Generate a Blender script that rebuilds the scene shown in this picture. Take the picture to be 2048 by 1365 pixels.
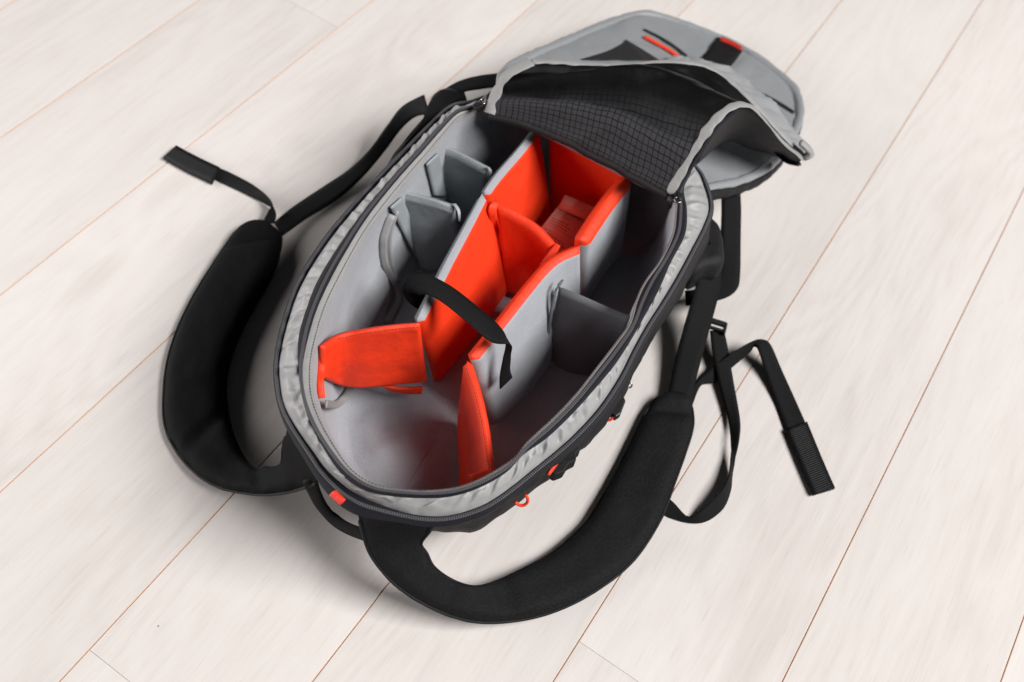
import bpy, bmesh, math, random
from mathutils import Vector, noise, Matrix
from mathutils.bvhtree import BVHTree
random.seed(7)
for o in list(bpy.data.objects): bpy.data.objects.remove(o)
S = bpy.context.scene
COL = S.collection

# ------------------------------------------------------------------ camera
CAM_H = 0.98672
PITCH, ROLL, FOC = 0.9793009, 0.1894829, 1991.0      # focal length in photo pixels (2048 wide)
FW = Vector((0, math.cos(PITCH), -math.sin(PITCH)))
_r = Vector((1, 0, 0)); _u = _r.cross(FW)
RT = math.cos(ROLL)*_r + math.sin(ROLL)*_u
UP = -math.sin(ROLL)*_r + math.cos(ROLL)*_u
EYE = Vector((0, 0, CAM_H))
cd = bpy.data.cameras.new('camera'); cam = bpy.data.objects.new('camera', cd); COL.objects.link(cam)
cd.sensor_width = 36; cd.lens = FOC/2048*36; cd.clip_start = 0.05; cd.clip_end = 100
M = Matrix((RT, UP, -FW)).transposed().to_4x4(); M.translation = EYE
cam.matrix_world = M
cd.dof.use_dof = True; cd.dof.focus_distance = 0.98; cd.dof.aperture_fstop = 4.0
S.camera = cam

# ------------------------------------------------------------------ world and lamps
W = bpy.data.worlds.new('World'); S.world = W; W.use_nodes = True
W.node_tree.nodes['Background'].inputs[0].default_value = (0.86, 0.93, 1.0, 1)
W.node_tree.nodes['Background'].inputs[1].default_value = 0.012
def area(name, loc, target, sx, sy, power, col):
    l = bpy.data.lights.new(name, 'AREA'); l.shape = 'RECTANGLE'; l.size = sx; l.size_y = sy
    l.energy = power; l.color = col
    o = bpy.data.objects.new(name, l); COL.objects.link(o); o.location = loc
    o.rotation_euler = (Vector(target)-Vector(loc)).to_track_quat('-Z', 'Y').to_euler()
    return o
area('window_light', (3.4, 0.0, 4.0), (0.05, 0.6, 0.0), 2.6, 2.0, 480, (1.0, 0.975, 0.95))
area('left_fill_light', (-3.0, 0.5, 0.85), (-0.2, 0.55, 0.0), 4.4, 1.5, 145, (1.0, 0.97, 0.95))  # added fill lamp that lightens the floor shadow left of the bag
S.view_settings.view_transform = 'Standard'; S.view_settings.look = 'None'
S.view_settings.exposure = 0.0; S.view_settings.gamma = 1.0
S.render.engine = 'CYCLES'
S.cycles.max_bounces = 8

# ------------------------------------------------------------------ maths helpers
def P(x, y, z):
    """photo pixel + height above the floor -> point in the room"""
    d = FW + (x-1024)/FOC*RT - (y-682.5)/FOC*UP
    return EYE + d*((z-CAM_H)/d.z)
def PP(l): return [P(*p) for p in l]
def cr(pts, n, closed=False):
    """smooth curve through pts, n samples evenly spaced by length"""
    if len(pts) == 2 and not closed:
        return [pts[0].lerp(pts[1], i/(n-1)) for i in range(n)]
    k = len(pts); out = []; seg = k if closed else k-1; sub = 14
    for i in range(seg):
        if closed: a, b, c, d = pts[i-1], pts[i], pts[(i+1) % k], pts[(i+2) % k]
        else:
            b, c = pts[i], pts[i+1]
            a = pts[i-1] if i else b*2-c
            d = pts[i+2] if i+2 < k else c*2-b
        for s in range(sub):
            t = s/sub
            out.append(0.5*((2*b)+(c-a)*t+(2*a-5*b+4*c-d)*t*t+(3*b-a-3*c+d)*t**3))
    out.append(pts[0].copy() if closed else pts[-1].copy())
    L = [0]
    for i in range(1, len(out)): L.append(L[-1]+(out[i]-out[i-1]).length)
    res = []; j = 0; m = n if closed else n-1
    for i in range(n):
        t = L[-1]*i/m
        while j < len(L)-2 and L[j+1] < t: j += 1
        w = (t-L[j])/max(1e-9, L[j+1]-L[j])
        res.append(out[j].lerp(out[j+1], min(1, w)))
    return res
def nz(p, s, seed=0): return noise.noise(Vector((p[0]*s+seed*7.3, p[1]*s-seed*3.1, p[2]*s+seed*1.7)))
def fnz(p, s, seed=0): return nz(p, s, seed)+0.5*nz(p, s*2.1, seed+3)+0.25*nz(p, s*4.3, seed+5)

# ------------------------------------------------------------------ object helpers
def mk(name, verts, faces, mat, parent=None, uvs=None, midx=None, smooth=True, label=None):
    me = bpy.data.meshes.new(name); me.from_pydata([tuple(v) for v in verts], [], faces)
    for m in (mat if isinstance(mat, (list, tuple)) else [mat]): me.materials.append(m)
    if midx: me.polygons.foreach_set('material_index', midx)
    if uvs:
        ul = me.uv_layers.new(name='UVMap')
        for lp in me.loops: ul.data[lp.index].uv = uvs[lp.vertex_index]
    if smooth: me.polygons.foreach_set('use_smooth', [True]*len(me.polygons))
    me.update()
    o = bpy.data.objects.new(name, me); COL.objects.link(o)
    if parent is not None: o.parent = parent
    if label: o['label'] = label
    return o
def grid(rows, closed=False):
    n = len(rows[0]); V = [v for r in rows for v in r]; F = []; UV = []
    for i, r in enumerate(rows):
        acc = 0
        for j in range(n):
            if j: acc += (r[j]-r[j-1]).length
            UV.append((acc, i))
    # metres along both directions (v from the middle column)
    mid = n//2; acc = 0; vs = [0]
    for i in range(1, len(rows)):
        acc += (rows[i][mid]-rows[i-1][mid]).length; vs.append(acc)
    UV = [(u, vs[int(i)]) for (u, i) in UV]
    for i in range(len(rows)-1):
        for j in range(n if closed else n-1):
            k = (j+1) % n
            F.append((i*n+j, i*n+k, (i+1)*n+k, (i+1)*n+j))
    return V, F, UV
def sheet(name, rows, mat, parent, thick=0.0, closed=False, offset=0.0, label=None):
    V, F, UV = grid(rows, closed)
    o = mk(name, V, F, mat, parent, UV, label=label)
    if thick:
        s = o.modifiers.new('thickness', 'SOLIDIFY'); s.thickness = thick; s.offset = offset
    return o
def ribbon(name, L, R, mat, parent, n=40, thick=0.0016, across=4, wob=0.0, label=None, raw=False):
    A = cr(L if raw else PP(L), n); B = cr(R if raw else PP(R), n)
    rows = []
    for j in range(across+1):
        t = j/across; rows.append([a.lerp(b, t)+Vector((0, 0, wob*math.sin(math.pi*t))) for a, b in zip(A, B)])
    return sheet(name, rows, mat, parent, thick, label=label)
def frames(pts, closed=False):
    n = len(pts); T = []
    for i in range(n):
        a = pts[i-1] if (i or closed) else pts[i]; b = pts[(i+1) % n] if (i < n-1 or closed) else pts[i]
        T.append((b-a).normalized())
    return T
def tube(name, pts, ra, rb, mat, parent, n=40, seg=8, closed=False, up=Vector((0, 0, 1)), raw=False, wr=0.0, label=None):
    C = cr(pts if raw else PP(pts), n, closed); T = frames(C, closed); rows = [[] for _ in range(seg+1)]
    for i, (c, t) in enumerate(zip(C, T)):
        s = t.cross(up)
        s = s.normalized() if s.length > 1e-4 else Vector((1, 0, 0))
        w = s.cross(t).normalized()
        taper = 1.0
        if not closed and (i == 0 or i == n-1): taper = 0.35
        k = 1+wr*nz(c, 75)
        for j in range(seg+1):
            a = 2*math.pi*j/seg
            rows[j].append(c+s*(ra*k*taper*math.cos(a))+w*(rb*k*taper*math.sin(a)))
    V, F, UV = grid(rows, closed)
    if not closed:
        F.append(tuple(j*n for j in range(seg))); F.append(tuple(j*n+n-1 for j in reversed(range(seg))))
    return mk(name, V, F, mat, parent, UV, label=label)
def box(name, c, ax, ay, az, hx, hy, hz, mat, parent, bev=0.0006, label=None):
    V = [c+ax*(sx*hx)+ay*(sy*hy)+az*(sz*hz) for sx in (-1, 1) for sy in (-1, 1) for sz in (-1, 1)]
    F = [(0, 1, 3, 2), (4, 6, 7, 5), (0, 4, 5, 1), (2, 3, 7, 6), (0, 2, 6, 4), (1, 5, 7, 3)]
    o = mk(name, V, F, mat, parent, [(v.x, v.y) for v in V], smooth=False, label=label)
    if bev:
        b = o.modifiers.new('bevel', 'BEVEL'); b.width = bev; b.segments = 2
    return o
def coons(c0, c1, d0, d1, nu, nv):
    c0 = cr(PP(c0), nu); c1 = cr(PP(c1), nu); d0 = cr(PP(d0), nv); d1 = cr(PP(d1), nv); rows = []
    for j in range(nv):
        v = j/(nv-1); row = []
        for i in range(nu):
            u = i/(nu-1)
            p = c0[i]*(1-v)+c1[i]*v+d0[j]*(1-u)+d1[j]*u
            p -= c0[0]*(1-u)*(1-v)+c0[-1]*u*(1-v)+c1[0]*(1-u)*v+c1[-1]*u*v
            row.append(p)
        rows.append(row)
    return rows
def bvh(*objs):
    V = []; F = []
    for o in objs:
        b = len(V); V += [v.co.copy() for v in o.data.vertices]; F += [tuple(i+b for i in p.vertices) for p in o.data.polygons]
    return BVHTree.FromPolygons(V, F)
def hit(tree, x, y, lift=0.001):
    """where the sight line through a photo pixel meets a built surface, lifted off it a little"""
    d = (FW + (x-1024)/FOC*RT - (y-682.5)/FOC*UP).normalized()
    loc, nor, i, dist = tree.ray_cast(EYE, d)
    if loc is None: return None
    if nor.dot(d) > 0: nor = -nor
    return loc+nor*lift

# ------------------------------------------------------------------ materials
def mat(name, col, rough=0.6, spec=0.4, build=None, sheen=0.0, metal=0.0):
    m = bpy.data.materials.new(name); m.use_nodes = True; nt = m.node_tree; b = nt.nodes['Principled BSDF']
    b.inputs['Base Color'].default_value = (*col, 1); b.inputs['Roughness'].default_value = rough
    b.inputs['Specular IOR Level'].default_value = spec; b.inputs['Metallic'].default_value = metal
    b.inputs['Sheen Weight'].default_value = sheen; b.inputs['Sheen Roughness'].default_value = 0.4
    if build: build(nt, b)
    return m
def N(nt, t, **k):
    n = nt.nodes.new(t)
    for a, v in k.items():
        if a in n.inputs: n.inputs[a].default_value = v
        else: setattr(n, a, v)
    return n
def ramp(nt, src, stops):
    r = nt.nodes.new('ShaderNodeValToRGB'); nt.links.new(src, r.inputs[0])
    e = r.color_ramp.elements
    while len(e) < len(stops): e.new(0.5)
    for el, (p, c) in zip(e, stops):
        el.position = p; el.color = (*c, 1) if len(c) == 3 else c
    return r.outputs[0]
def math_(nt, op, a, b=None):
    n = nt.nodes.new('ShaderNodeMath'); n.operation = op
    for i, v in enumerate((a, b)):
        if v is None: continue
        if isinstance(v, (int, float)): n.inputs[i].default_value = v
        else: nt.links.new(v, n.inputs[i])
    return n.outputs[0]
def bump(nt, b, h, strength, dist, prev=None):
    n = nt.nodes.new('ShaderNodeBump'); n.inputs['Strength'].default_value = strength; n.inputs['Distance'].default_value = dist
    nt.links.new(h, n.inputs['Height'])
    if prev is not None: nt.links.new(prev, n.inputs['Normal'])
    nt.links.new(n.outputs[0], b.inputs['Normal']); return n.outputs[0]
def objc(nt): return nt.nodes.new('ShaderNodeTexCoord').outputs['Object']
def uvc(nt): return nt.nodes.new('ShaderNodeTexCoord').outputs['UV']
def nzt(nt, co, scale, detail=3, rough=0.55):
    n = N(nt, 'ShaderNodeTexNoise', Scale=scale, Detail=detail, Roughness=rough); nt.links.new(co, n.inputs['Vector']); return n.outputs['Fac']
def fabric(c, var=0.12, big=60, bigs=0.5, fine=900, fines=0.35, bd=0.003):
    def f(nt, b):
        co = objc(nt)
        n1 = nzt(nt, co, big, 4); n2 = nzt(nt, co, fine, 2, 0.7); n3 = nzt(nt, co, 9, 3)
        v = math_(nt, 'ADD', math_(nt, 'MULTIPLY', n2, 0.6), math_(nt, 'MULTIPLY', n3, 0.4))
        lo = tuple(x*(1-var) for x in c); hi = tuple(min(1, x*(1+var)) for x in c)
        nt.links.new(ramp(nt, v, [(0.3, lo), (0.7, hi)]), b.inputs['Base Color'])
        p = bump(nt, b, n1, bigs, bd); bump(nt, b, n2, fines, 0.0006, p)
    return f
def webbing_nodes(period, axis, c, depth=0.0006):
    def f(nt, b):
        uv = uvc(nt); sp = nt.nodes.new('ShaderNodeSeparateXYZ'); nt.links.new(uv, sp.inputs[0])
        a = math_(nt, 'MULTIPLY', sp.outputs[axis], 2*math.pi/period)
        w = math_(nt, 'ADD', math_(nt, 'MULTIPLY', math_(nt, 'SINE', a), 0.5), 0.5)
        n = nzt(nt, objc(nt), 1400, 2)
        h = math_(nt, 'ADD', w, math_(nt, 'MULTIPLY', n, 0.7))
        lo = tuple(x*0.7 for x in c); hi = tuple(x*1.5 for x in c)
        nt.links.new(ramp(nt, h, [(0.3, lo), (1.3 if False else 1.0, hi)]), b.inputs['Base Color'])
        bump(nt, b, h, 0.6, depth)
    return f
def grey_wood(nt, b):
    co = objc(nt); oi = nt.nodes.new('ShaderNodeObjectInfo')
    mp = nt.nodes.new('ShaderNodeMapping'); nt.links.new(co, mp.inputs[0])
    off = nt.nodes.new('ShaderNodeVectorMath'); off.operation = 'SCALE'; off.inputs[0].default_value = (37, 53, 19)
    nt.links.new(oi.outputs['Random'], off.inputs['Scale']); nt.links.new(off.outputs[0], mp.inputs['Location'])
    def sc(x, y):
        m = nt.nodes.new('ShaderNodeMapping'); m.inputs['Scale'].default_value = (x, y, 1); nt.links.new(mp.outputs[0], m.inputs[0]); return m.outputs[0]
    # broad cathedral figure: distorted bands that run along the board
    d = N(nt, 'ShaderNodeTexNoise', Scale=1.0, Detail=2.0); nt.links.new(sc(1.3, 6.5), d.inputs['Vector'])
    wv = math_(nt, 'FRACT', math_(nt, 'MULTIPLY', d.outputs['Fac'], 16.0))
    wv = math_(nt, 'ABSOLUTE', math_(nt, 'SUBTRACT', wv, 0.5))
    cloud = nzt(nt, sc(1.4, 5.0), 1.0, 3)
    fine = nzt(nt, sc(20, 330), 1.0, 3, 0.6)
    fine2 = nzt(nt, sc(7, 130), 1.0, 4, 0.6)
    v = math_(nt, 'ADD', math_(nt, 'MULTIPLY', wv, 0.13), math_(nt, 'MULTIPLY', cloud, 0.50))
    v = math_(nt, 'ADD', v, math_(nt, 'MULTIPLY', fine, 0.17)); v = math_(nt, 'ADD', math_(nt, 'ADD', v, 0.11), math_(nt, 'MULTIPLY', fine2, 0.15))
    c = ramp(nt, v, [(0.36, (0.500, 0.463, 0.446)), (0.54, (0.592, 0.556, 0.540)), (0.72, (0.640, 0.606, 0.590))])
    # open pores: short thin darker dashes along the board
    pore = ramp(nt, nzt(nt, sc(26, 420), 1.0, 2, 0.5), [(0.60, (1, 1, 1)), (0.70, (0.945, 0.94, 0.935))])
    pm_ = nt.nodes.new('ShaderNodeMixRGB'); pm_.blend_type = 'MULTIPLY'; pm_.inputs[0].default_value = 1.0
    nt.links.new(c, pm_.inputs[1]); nt.links.new(pore, pm_.inputs[2]); c = pm_.outputs[0]
    # small knots
    kn = N(nt, 'ShaderNodeTexVoronoi', Scale=1.0); nt.links.new(sc(2.2, 7.0), kn.inputs['Vector'])
    km = ramp(nt, kn.outputs['Distance'], [(0.0, (0.62, 0.58, 0.56)), (0.055, (0.86, 0.84, 0.83)), (0.16, (1, 1, 1))])
    mx = nt.nodes.new('ShaderNodeMixRGB'); mx.blend_type = 'MULTIPLY'; mx.inputs[0].default_value = 0.7
    nt.links.new(c, mx.inputs[1]); nt.links.new(km, mx.inputs[2])
    sk = N(nt, 'ShaderNodeTexVoronoi', Scale=1.0); nt.links.new(sc(11, 11), sk.inputs['Vector'])
    sm = ramp(nt, sk.outputs['Distance'], [(0.0, (0.25, 0.22, 0.2)), (0.010, (0.5, 0.47, 0.45)), (0.016, (1, 1, 1))])
    sx = nt.nodes.new('ShaderNodeMixRGB'); sx.blend_type = 'MULTIPLY'
    nt.links.new(math_(nt, 'GREATER_THAN', nzt(nt, sc(4, 4), 1.0, 1), 0.60), sx.inputs[0]); nt.links.new(mx.outputs[0], sx.inputs[1]); nt.links.new(sm, sx.inputs[2]); mx = sx
    # board to board tone
    tone = ramp(nt, oi.outputs['Random'], [(0, (0.93, 0.93, 0.925)), (1, (1.0, 1.0, 1.0))])
    m2 = nt.nodes.new('ShaderNodeMixRGB'); m2.blend_type = 'MULTIPLY'; m2.inputs[0].default_value = 1
    nt.links.new(mx.outputs[0], m2.inputs[1]); nt.links.new(tone, m2.inputs[2])
    nt.links.new(m2.outputs[0], b.inputs['Base Color'])
    bump(nt, b, math_(nt, 'ADD', fine, math_(nt, 'MULTIPLY', fine2, 0.6)), 0.22, 0.0008)
    nt.links.new(ramp(nt, fine2, [(0.3, (0.55,)*3), (0.7, (0.68,)*3)]), b.inputs['Roughness'])
M_WOOD = mat('whitewashed_laminate', (0.66, 0.61, 0.58), 0.5, 0.15, grey_wood)
M_CORE = mat('laminate_core', (0.6, 0.4, 0.26), 0.8, 0.2, fabric((0.62, 0.40, 0.25), 0.2))
BK = (0.005, 0.005, 0.005)
M_SHELL = mat('black_nylon', BK, 0.62, 0.22, fabric((0.0075, 0.0075, 0.009), 0.35, 70, 0.55, 1200, 0.5))
M_WEB = mat('black_webbing', BK, 0.7, 0.14, webbing_nodes(0.0024, 0, (0.0060, 0.0060, 0.0064), 0.0009))
M_WEBTIP = mat('black_ribbed_webbing', BK, 0.55, 0.2, webbing_nodes(0.0025, 0, (0.0045, 0.0045, 0.005), 0.0010))
def padmesh(nt, b):
    uv = uvc(nt); mp = nt.nodes.new('ShaderNodeMapping'); mp.inputs['Scale'].default_value = (330, 620, 1); nt.links.new(uv, mp.inputs[0])
    vo = N(nt, 'ShaderNodeTexVoronoi', Scale=1.0); vo.inputs['Randomness'].default_value = 0.5; nt.links.new(mp.outputs[0], vo.inputs['Vector'])
    n = nzt(nt, objc(nt), 26, 4); n2 = nzt(nt, objc(nt), 60, 3)
    h = vo.outputs['Distance']
    nt.links.new(ramp(nt, h, [(0.2, (0.002, 0.002, 0.002)), (0.8, (0.0095, 0.0095, 0.0105))]), b.inputs['Base Color'])
    p = bump(nt, b, n, 0.3, 0.005); p = bump(nt, b, n2, 0.12, 0.002, p); bump(nt, b, h, 0.5, 0.0007, p)
M_PAD = mat('black_spacer_mesh', BK, 0.75, 0.16, padmesh)
M_PADCLOTH = mat('black_pad_cloth', BK, 0.75, 0.10, fabric((0.0045, 0.0045, 0.0048), 0.4, 40, 0.5, 1300, 0.6))
M_ZIP = mat('zip_tape', BK, 0.6, 0.2, webbing_nodes(0.0012, 0, (0.0065, 0.0065, 0.010), 0.0004))
M_TEETH = mat('zip_teeth', (0.09, 0.09, 0.10), 0.25, 0.8)
M_PLASTIC = mat('black_plastic', (0.008, 0.008, 0.009), 0.42, 0.3, fabric((0.012, 0.012, 0.013), 0.2, 200, 0.05, 900, 0.1))
M_METAL = mat('gunmetal', (0.32, 0.29, 0.28), 0.3, 0.5, None, 0, 1.0)
M_GREY = mat('grey_nylon', (0.36, 0.36, 0.37), 0.42, 0.45, fabric((0.275, 0.275, 0.28), 0.08, 60, 0.28, 1500, 0.3, 0.004))
M_LID = mat('blue_grey_nylon', (0.24, 0.255, 0.27), 0.45, 0.4, fabric((0.225, 0.238, 0.252), 0.08, 60, 0.4, 1500, 0.3, 0.004))
M_TAPE = mat('light_grey_tape', (0.46, 0.45, 0.44), 0.5, 0.4, fabric((0.25, 0.249, 0.248), 0.10, 120, 0.4, 1500, 0.35, 0.003))
M_LOOP = mat('grey_loop_lining', (0.36, 0.37, 0.41), 0.9, 0.15, fabric((0.33, 0.345, 0.375), 0.16, 45, 0.4, 800, 1.0, 0.004), sheen=0.25)
M_DIV = mat('grey_divider_cloth', (0.30, 0.32, 0.34), 0.42, 0.45, fabric((0.29, 0.318, 0.335), 0.08, 50, 0.3, 1500, 0.3, 0.004))
M_SHADEDIV = mat('shaded_grey_divider_cloth', (0.06, 0.062, 0.068), 0.4, 0.45, fabric((0.12, 0.125, 0.135), 0.1, 50, 0.3, 1500, 0.3, 0.004))  # grey divider cloth darkened, shade of the unlit face put into the colour
M_ORANGE = mat('orange_nylon', (0.82, 0.05, 0.01), 0.5, 0.35, fabric((0.78, 0.043, 0.010), 0.07, 26, 0.55, 1200, 0.6, 0.006))
M_DARKRED = mat('dark_red_rubber', (0.42, 0.02, 0.012), 0.45, 0.3, fabric((0.42, 0.02, 0.012), 0.15, 200, 0.3))
M_RED = mat('red_rubber', (0.72, 0.04, 0.018), 0.4, 0.4, fabric((0.72, 0.04, 0.018), 0.15, 200, 0.3))
def ripstop(nt, b):
    uv = uvc(nt); sp = nt.nodes.new('ShaderNodeSeparateXYZ'); nt.links.new(uv, sp.inputs[0])
    n = nzt(nt, objc(nt), 30, 2)
    def line(o, per, wdt, warp):
        a = math_(nt, 'ADD', math_(nt, 'DIVIDE', o, per), math_(nt, 'MULTIPLY', n, warp))
        f = math_(nt, 'ABSOLUTE', math_(nt, 'SUBTRACT', math_(nt, 'FRACT', a), 0.5))
        return math_(nt, 'GREATER_THAN', f, 0.5-wdt)
    g = math_(nt, 'MAXIMUM', line(sp.outputs[0], 0.0068, 0.065, 0.5), line(sp.outputs[1], 0.0068, 0.065, 0.5))
    m = math_(nt, 'MAXIMUM', line(sp.outputs[0], 0.0016, 0.17, 0.3), line(sp.outputs[1], 0.0016, 0.17, 0.3))
    # the ripstop liner shows through the mesh near the hinge, and fades where the mesh stands away from it
    fade = math_(nt, 'ADD', math_(nt, 'MULTIPLY', sp.outputs[1], -22.0), math_(nt, 'ADD', 1.75, math_(nt, 'MULTIPLY', n, 0.5)))
    cl = nt.nodes.new('ShaderNodeClamp'); nt.links.new(fade, cl.inputs[0])
    base = nt.nodes.new('ShaderNodeMixRGB'); nt.links.new(cl.outputs[0], base.inputs[0])
    base.inputs[1].default_value = (0.0035, 0.0035, 0.004, 1); base.inputs[2].default_value = (0.046, 0.045, 0.050, 1)
    x = nt.nodes.new('ShaderNodeMixRGB'); nt.links.new(g, x.inputs[0]); nt.links.new(base.outputs[0], x.inputs[1]); x.inputs[2].default_value = (0.005, 0.005, 0.006, 1)
    y = nt.nodes.new('ShaderNodeMixRGB'); y.blend_type = 'MULTIPLY'; nt.links.new(math_(nt, 'MULTIPLY', m, 0.45), y.inputs[0])
    nt.links.new(x.outputs[0], y.inputs[1]); y.inputs[2].default_value = (0.15, 0.15, 0.17, 1)
    nt.links.new(y.outputs[0], b.inputs['Base Color'])
    p = bump(nt, b, nzt(nt, objc(nt), 40, 2), 0.3, 0.006); bump(nt, b, m, 0.25, 0.0005, p)
M_MESH = mat('black_mesh_over_ripstop', (0.03, 0.03, 0.03), 0.5, 0.12, ripstop)
M_BLACKMESH = mat('black_mesh', (0.012, 0.012, 0.013), 0.6, 0.3, fabric((0.012, 0.012, 0.013), 0.4, 70, 0.4, 1000, 0.6))
def label_print(nt, b):
    uv = uvc(nt); sp = nt.nodes.new('ShaderNodeSeparateXYZ'); nt.links.new(uv, sp.inputs[0])
    u, v = sp.outputs[0], sp.outputs[1]
    row = math_(nt, 'FRACT', math_(nt, 'MULTIPLY', v, 16))
    ln = math_(nt, 'LESS_THAN', math_(nt, 'ABSOLUTE', math_(nt, 'SUBTRACT', row, 0.5)), 0.17)
    # ragged line lengths and word gaps
    rid = math_(nt, 'FLOOR', math_(nt, 'MULTIPLY', v, 16))
    wn = nt.nodes.new('ShaderNodeTexWhiteNoise'); wn.noise_dimensions = '1D'; nt.links.new(rid, wn.inputs['W'])
    ln = math_(nt, 'MULTIPLY', ln, math_(nt, 'LESS_THAN', u, math_(nt, 'ADD', 0.30, math_(nt, 'MULTIPLY', wn.outputs['Value'], 0.62))))
    ln = math_(nt, 'MULTIPLY', ln, math_(nt, 'GREATER_THAN', u, 0.1))
    ln = math_(nt, 'MULTIPLY', ln, math_(nt, 'GREATER_THAN', math_(nt, 'FRACT', math_(nt, 'MULTIPLY', v, 3.2)), 0.3))
    ws = nt.nodes.new('ShaderNodeCombineXYZ'); nt.links.new(math_(nt, 'MULTIPLY', u, 60), ws.inputs[0]); nt.links.new(rid, ws.inputs[1])
    ln = math_(nt, 'MULTIPLY', ln, math_(nt, 'GREATER_THAN', nzt(nt, ws.outputs[0], 1.0, 1), 0.42))
    x = nt.nodes.new('ShaderNodeMixRGB'); nt.links.new(math_(nt, 'MULTIPLY', ln, 0.75), x.inputs[0])
    x.inputs[1].default_value = (0.74, 0.70, 0.68, 1); x.inputs[2].default_value = (0.10, 0.09, 0.09, 1)
    nt.links.new(x.outputs[0], b.inputs['Base Color'])
M_LABEL = mat('printed_care_label', (0.74, 0.7, 0.68), 0.6, 0.3, label_print)

# ------------------------------------------------------------------ floor
PW = 0.19; YAW = 0.42641165; OFF = -1.17740792*CAM_H
PD = Vector((math.sin(YAW), math.cos(YAW), 0)); PN = Vector((math.cos(YAW), -math.sin(YAW), 0))
fl = mk('floor', [PD*a+PN*b+Vector((0, 0, -0.0014)) for a, b in ((-1.6, -2.3), (3.6, -2.3), (3.6, 2.1), (-1.6, 2.1))], [(0, 1, 2, 3)], M_CORE, smooth=False)
fl['kind'] = 'structure'; fl['label'] = 'pale whitewashed laminate floor of long planks with thin brown joints'; fl['category'] = 'floor'
def plank(l):
    g = 0.00045; hw = PW/2-g; bv = 0.0005; zt = 0.0; h = l/2-0.00018
    pts = []
    prof = [(-hw, -0.0060), (-hw, zt-0.0012), (-hw+0.0002, zt-0.0002), (-hw+0.0007, zt), (hw-0.0007, zt), (hw-0.0002, zt-0.0002), (hw, zt-0.0012), (hw, -0.0060)]
    V = [(s*h, y, z) for s in (-1, 1) for (y, z) in prof]; k = len(prof)
    F = [(i, i+1, k+i+1, k+i) for i in range(k-1)]+[tuple(range(k)), tuple(range(2*k-1, k-1, -1)), (k-1, 0, k, 2*k-1)]
    me = bpy.data.meshes.new('plank'); me.from_pydata(V, [], [tuple(reversed(f)) for f in F]); me.materials.append(M_WOOD); me.materials.append(M_CORE)
    for p in me.polygons:
        c = p.center
        if abs(c.y) > hw-0.0008 and p.normal.z < 0.9: p.material_index = 1
    me.update(); return me
LEN = 2.4
pm = plank(LEN)
joints = {}
for (x, y, row) in ((180, 1301, 4), (1158, 1283, 6), (640, 36, 1)):
    q = P(x, y, 0); joints[row] = q.dot(PD)
random.seed(3)
for row in range(-5, 16):
    j0 = joints.get(row, None)
    if j0 is None:
        j0 = -0.45+random.uniform(0, 0.25)
    yc = OFF+(row+0.5)*PW
    s = j0
    while s > -1.2: s -= LEN
    while s < 3.4:
        o = bpy.data.objects.new('plank', pm); COL.objects.link(o); o.parent = fl
        c = PD*(s+LEN/2)+PN*yc
        o.location = c; o.rotation_euler = (0, 0, math.atan2(PD.y, PD.x))
        s += LEN

# ------------------------------------------------------------------ the backpack
BAG = bpy.data.objects.new('camera_backpack', None); COL.objects.link(BAG)
BAG.empty_display_size = 0.1
BAG['label'] = 'open black camera backpack with orange and grey padded dividers lying on the laminate floor'
BAG['category'] = 'backpack'

TOPEND = [(1388, 335), (1335, 285), (1255, 230), (1160, 195), (1070, 180), (1005, 187)]
R0 = [(955, 226), (918, 240), (880, 284), (845, 325), (795, 385), (735, 464), (690, 545), (656, 615), (634, 688), (626, 740), (628, 792), (642, 838), (667, 887), (700, 936), (745, 968), (805, 980), (862, 982), (920, 974), (972, 952), (1028, 916), (1052, 886), (1108, 834), (1153, 786), (1196, 731), (1232, 684), (1258, 646), (1272, 600), (1289, 564), (1320, 520), (1344, 468), (1350, 420), (1352, 385)]
R1 = [(952, 216), (914, 229), (876, 268), (844, 305), (793, 362), (735, 435), (690, 507), (656, 570), (630, 630), (610, 704), (605, 754), (612, 804), (637, 861), (671, 911), (706, 949), (752, 975), (809, 983), (866, 985), (923, 977), (976, 956), (1031, 920), (1056, 890), (1112, 838), (1157, 790), (1200, 735), (1236, 688), (1262, 649), (1276, 602), (1293, 566), (1324, 522), (1348, 469), (1354, 420), (1358, 382)]
R2 = [(949, 213), (910, 223), (871, 259), (837, 297), (785, 353), (725, 425), (672, 500), (637, 558), (617, 606), (598, 670), (596, 728), (602, 785), (618, 842), (648, 899), (683, 949), (725, 980), (782, 993), (845, 997), (901, 994), (957, 977), (1012, 946), (1047, 910), (1096, 875), (1147, 826), (1191, 777), (1230, 730), (1262, 681), (1292, 628), (1318, 580), (1341, 527), (1370, 470), (1374, 420), (1368, 378)]
R3 = [(946, 209), (906, 218), (867, 252), (832, 289), (778, 345), (712, 417), (655, 487), (602, 573), (573, 655), (560, 715), (558, 746), (566, 805), (590, 852), (628, 906), (654, 941), (694, 976), (727, 996), (760, 1009), (804, 1024), (848, 1032), (900, 1031), (957, 1014), (994, 994), (1031, 967), (1068, 937), (1110, 903), (1152, 865), (1197, 815), (1236, 757), (1264, 702), (1291, 653), (1318, 611), (1350, 558), (1382, 499), (1406, 452), (1417, 414), (1405, 367)]
R4 = [(942, 201), (898, 211), (859, 245), (823, 281), (768, 337), (702, 409), (645, 478), (590, 566), (561, 650), (548, 713), (546, 746), (553, 802), (572, 857), (608, 919), (636, 964), (670, 1004), (711, 1030), (755, 1040), (800, 1046), (850, 1054), (905, 1051), (960, 1035), (1000, 1013), (1040, 983), (1080, 950), (1122, 917), (1166, 877), (1212, 825), (1250, 766), (1278, 710), (1305, 661), (1332, 619), (1364, 566), (1395, 506), (1418, 457), (1428, 412), (1414, 362)]
NR = 240
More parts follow.
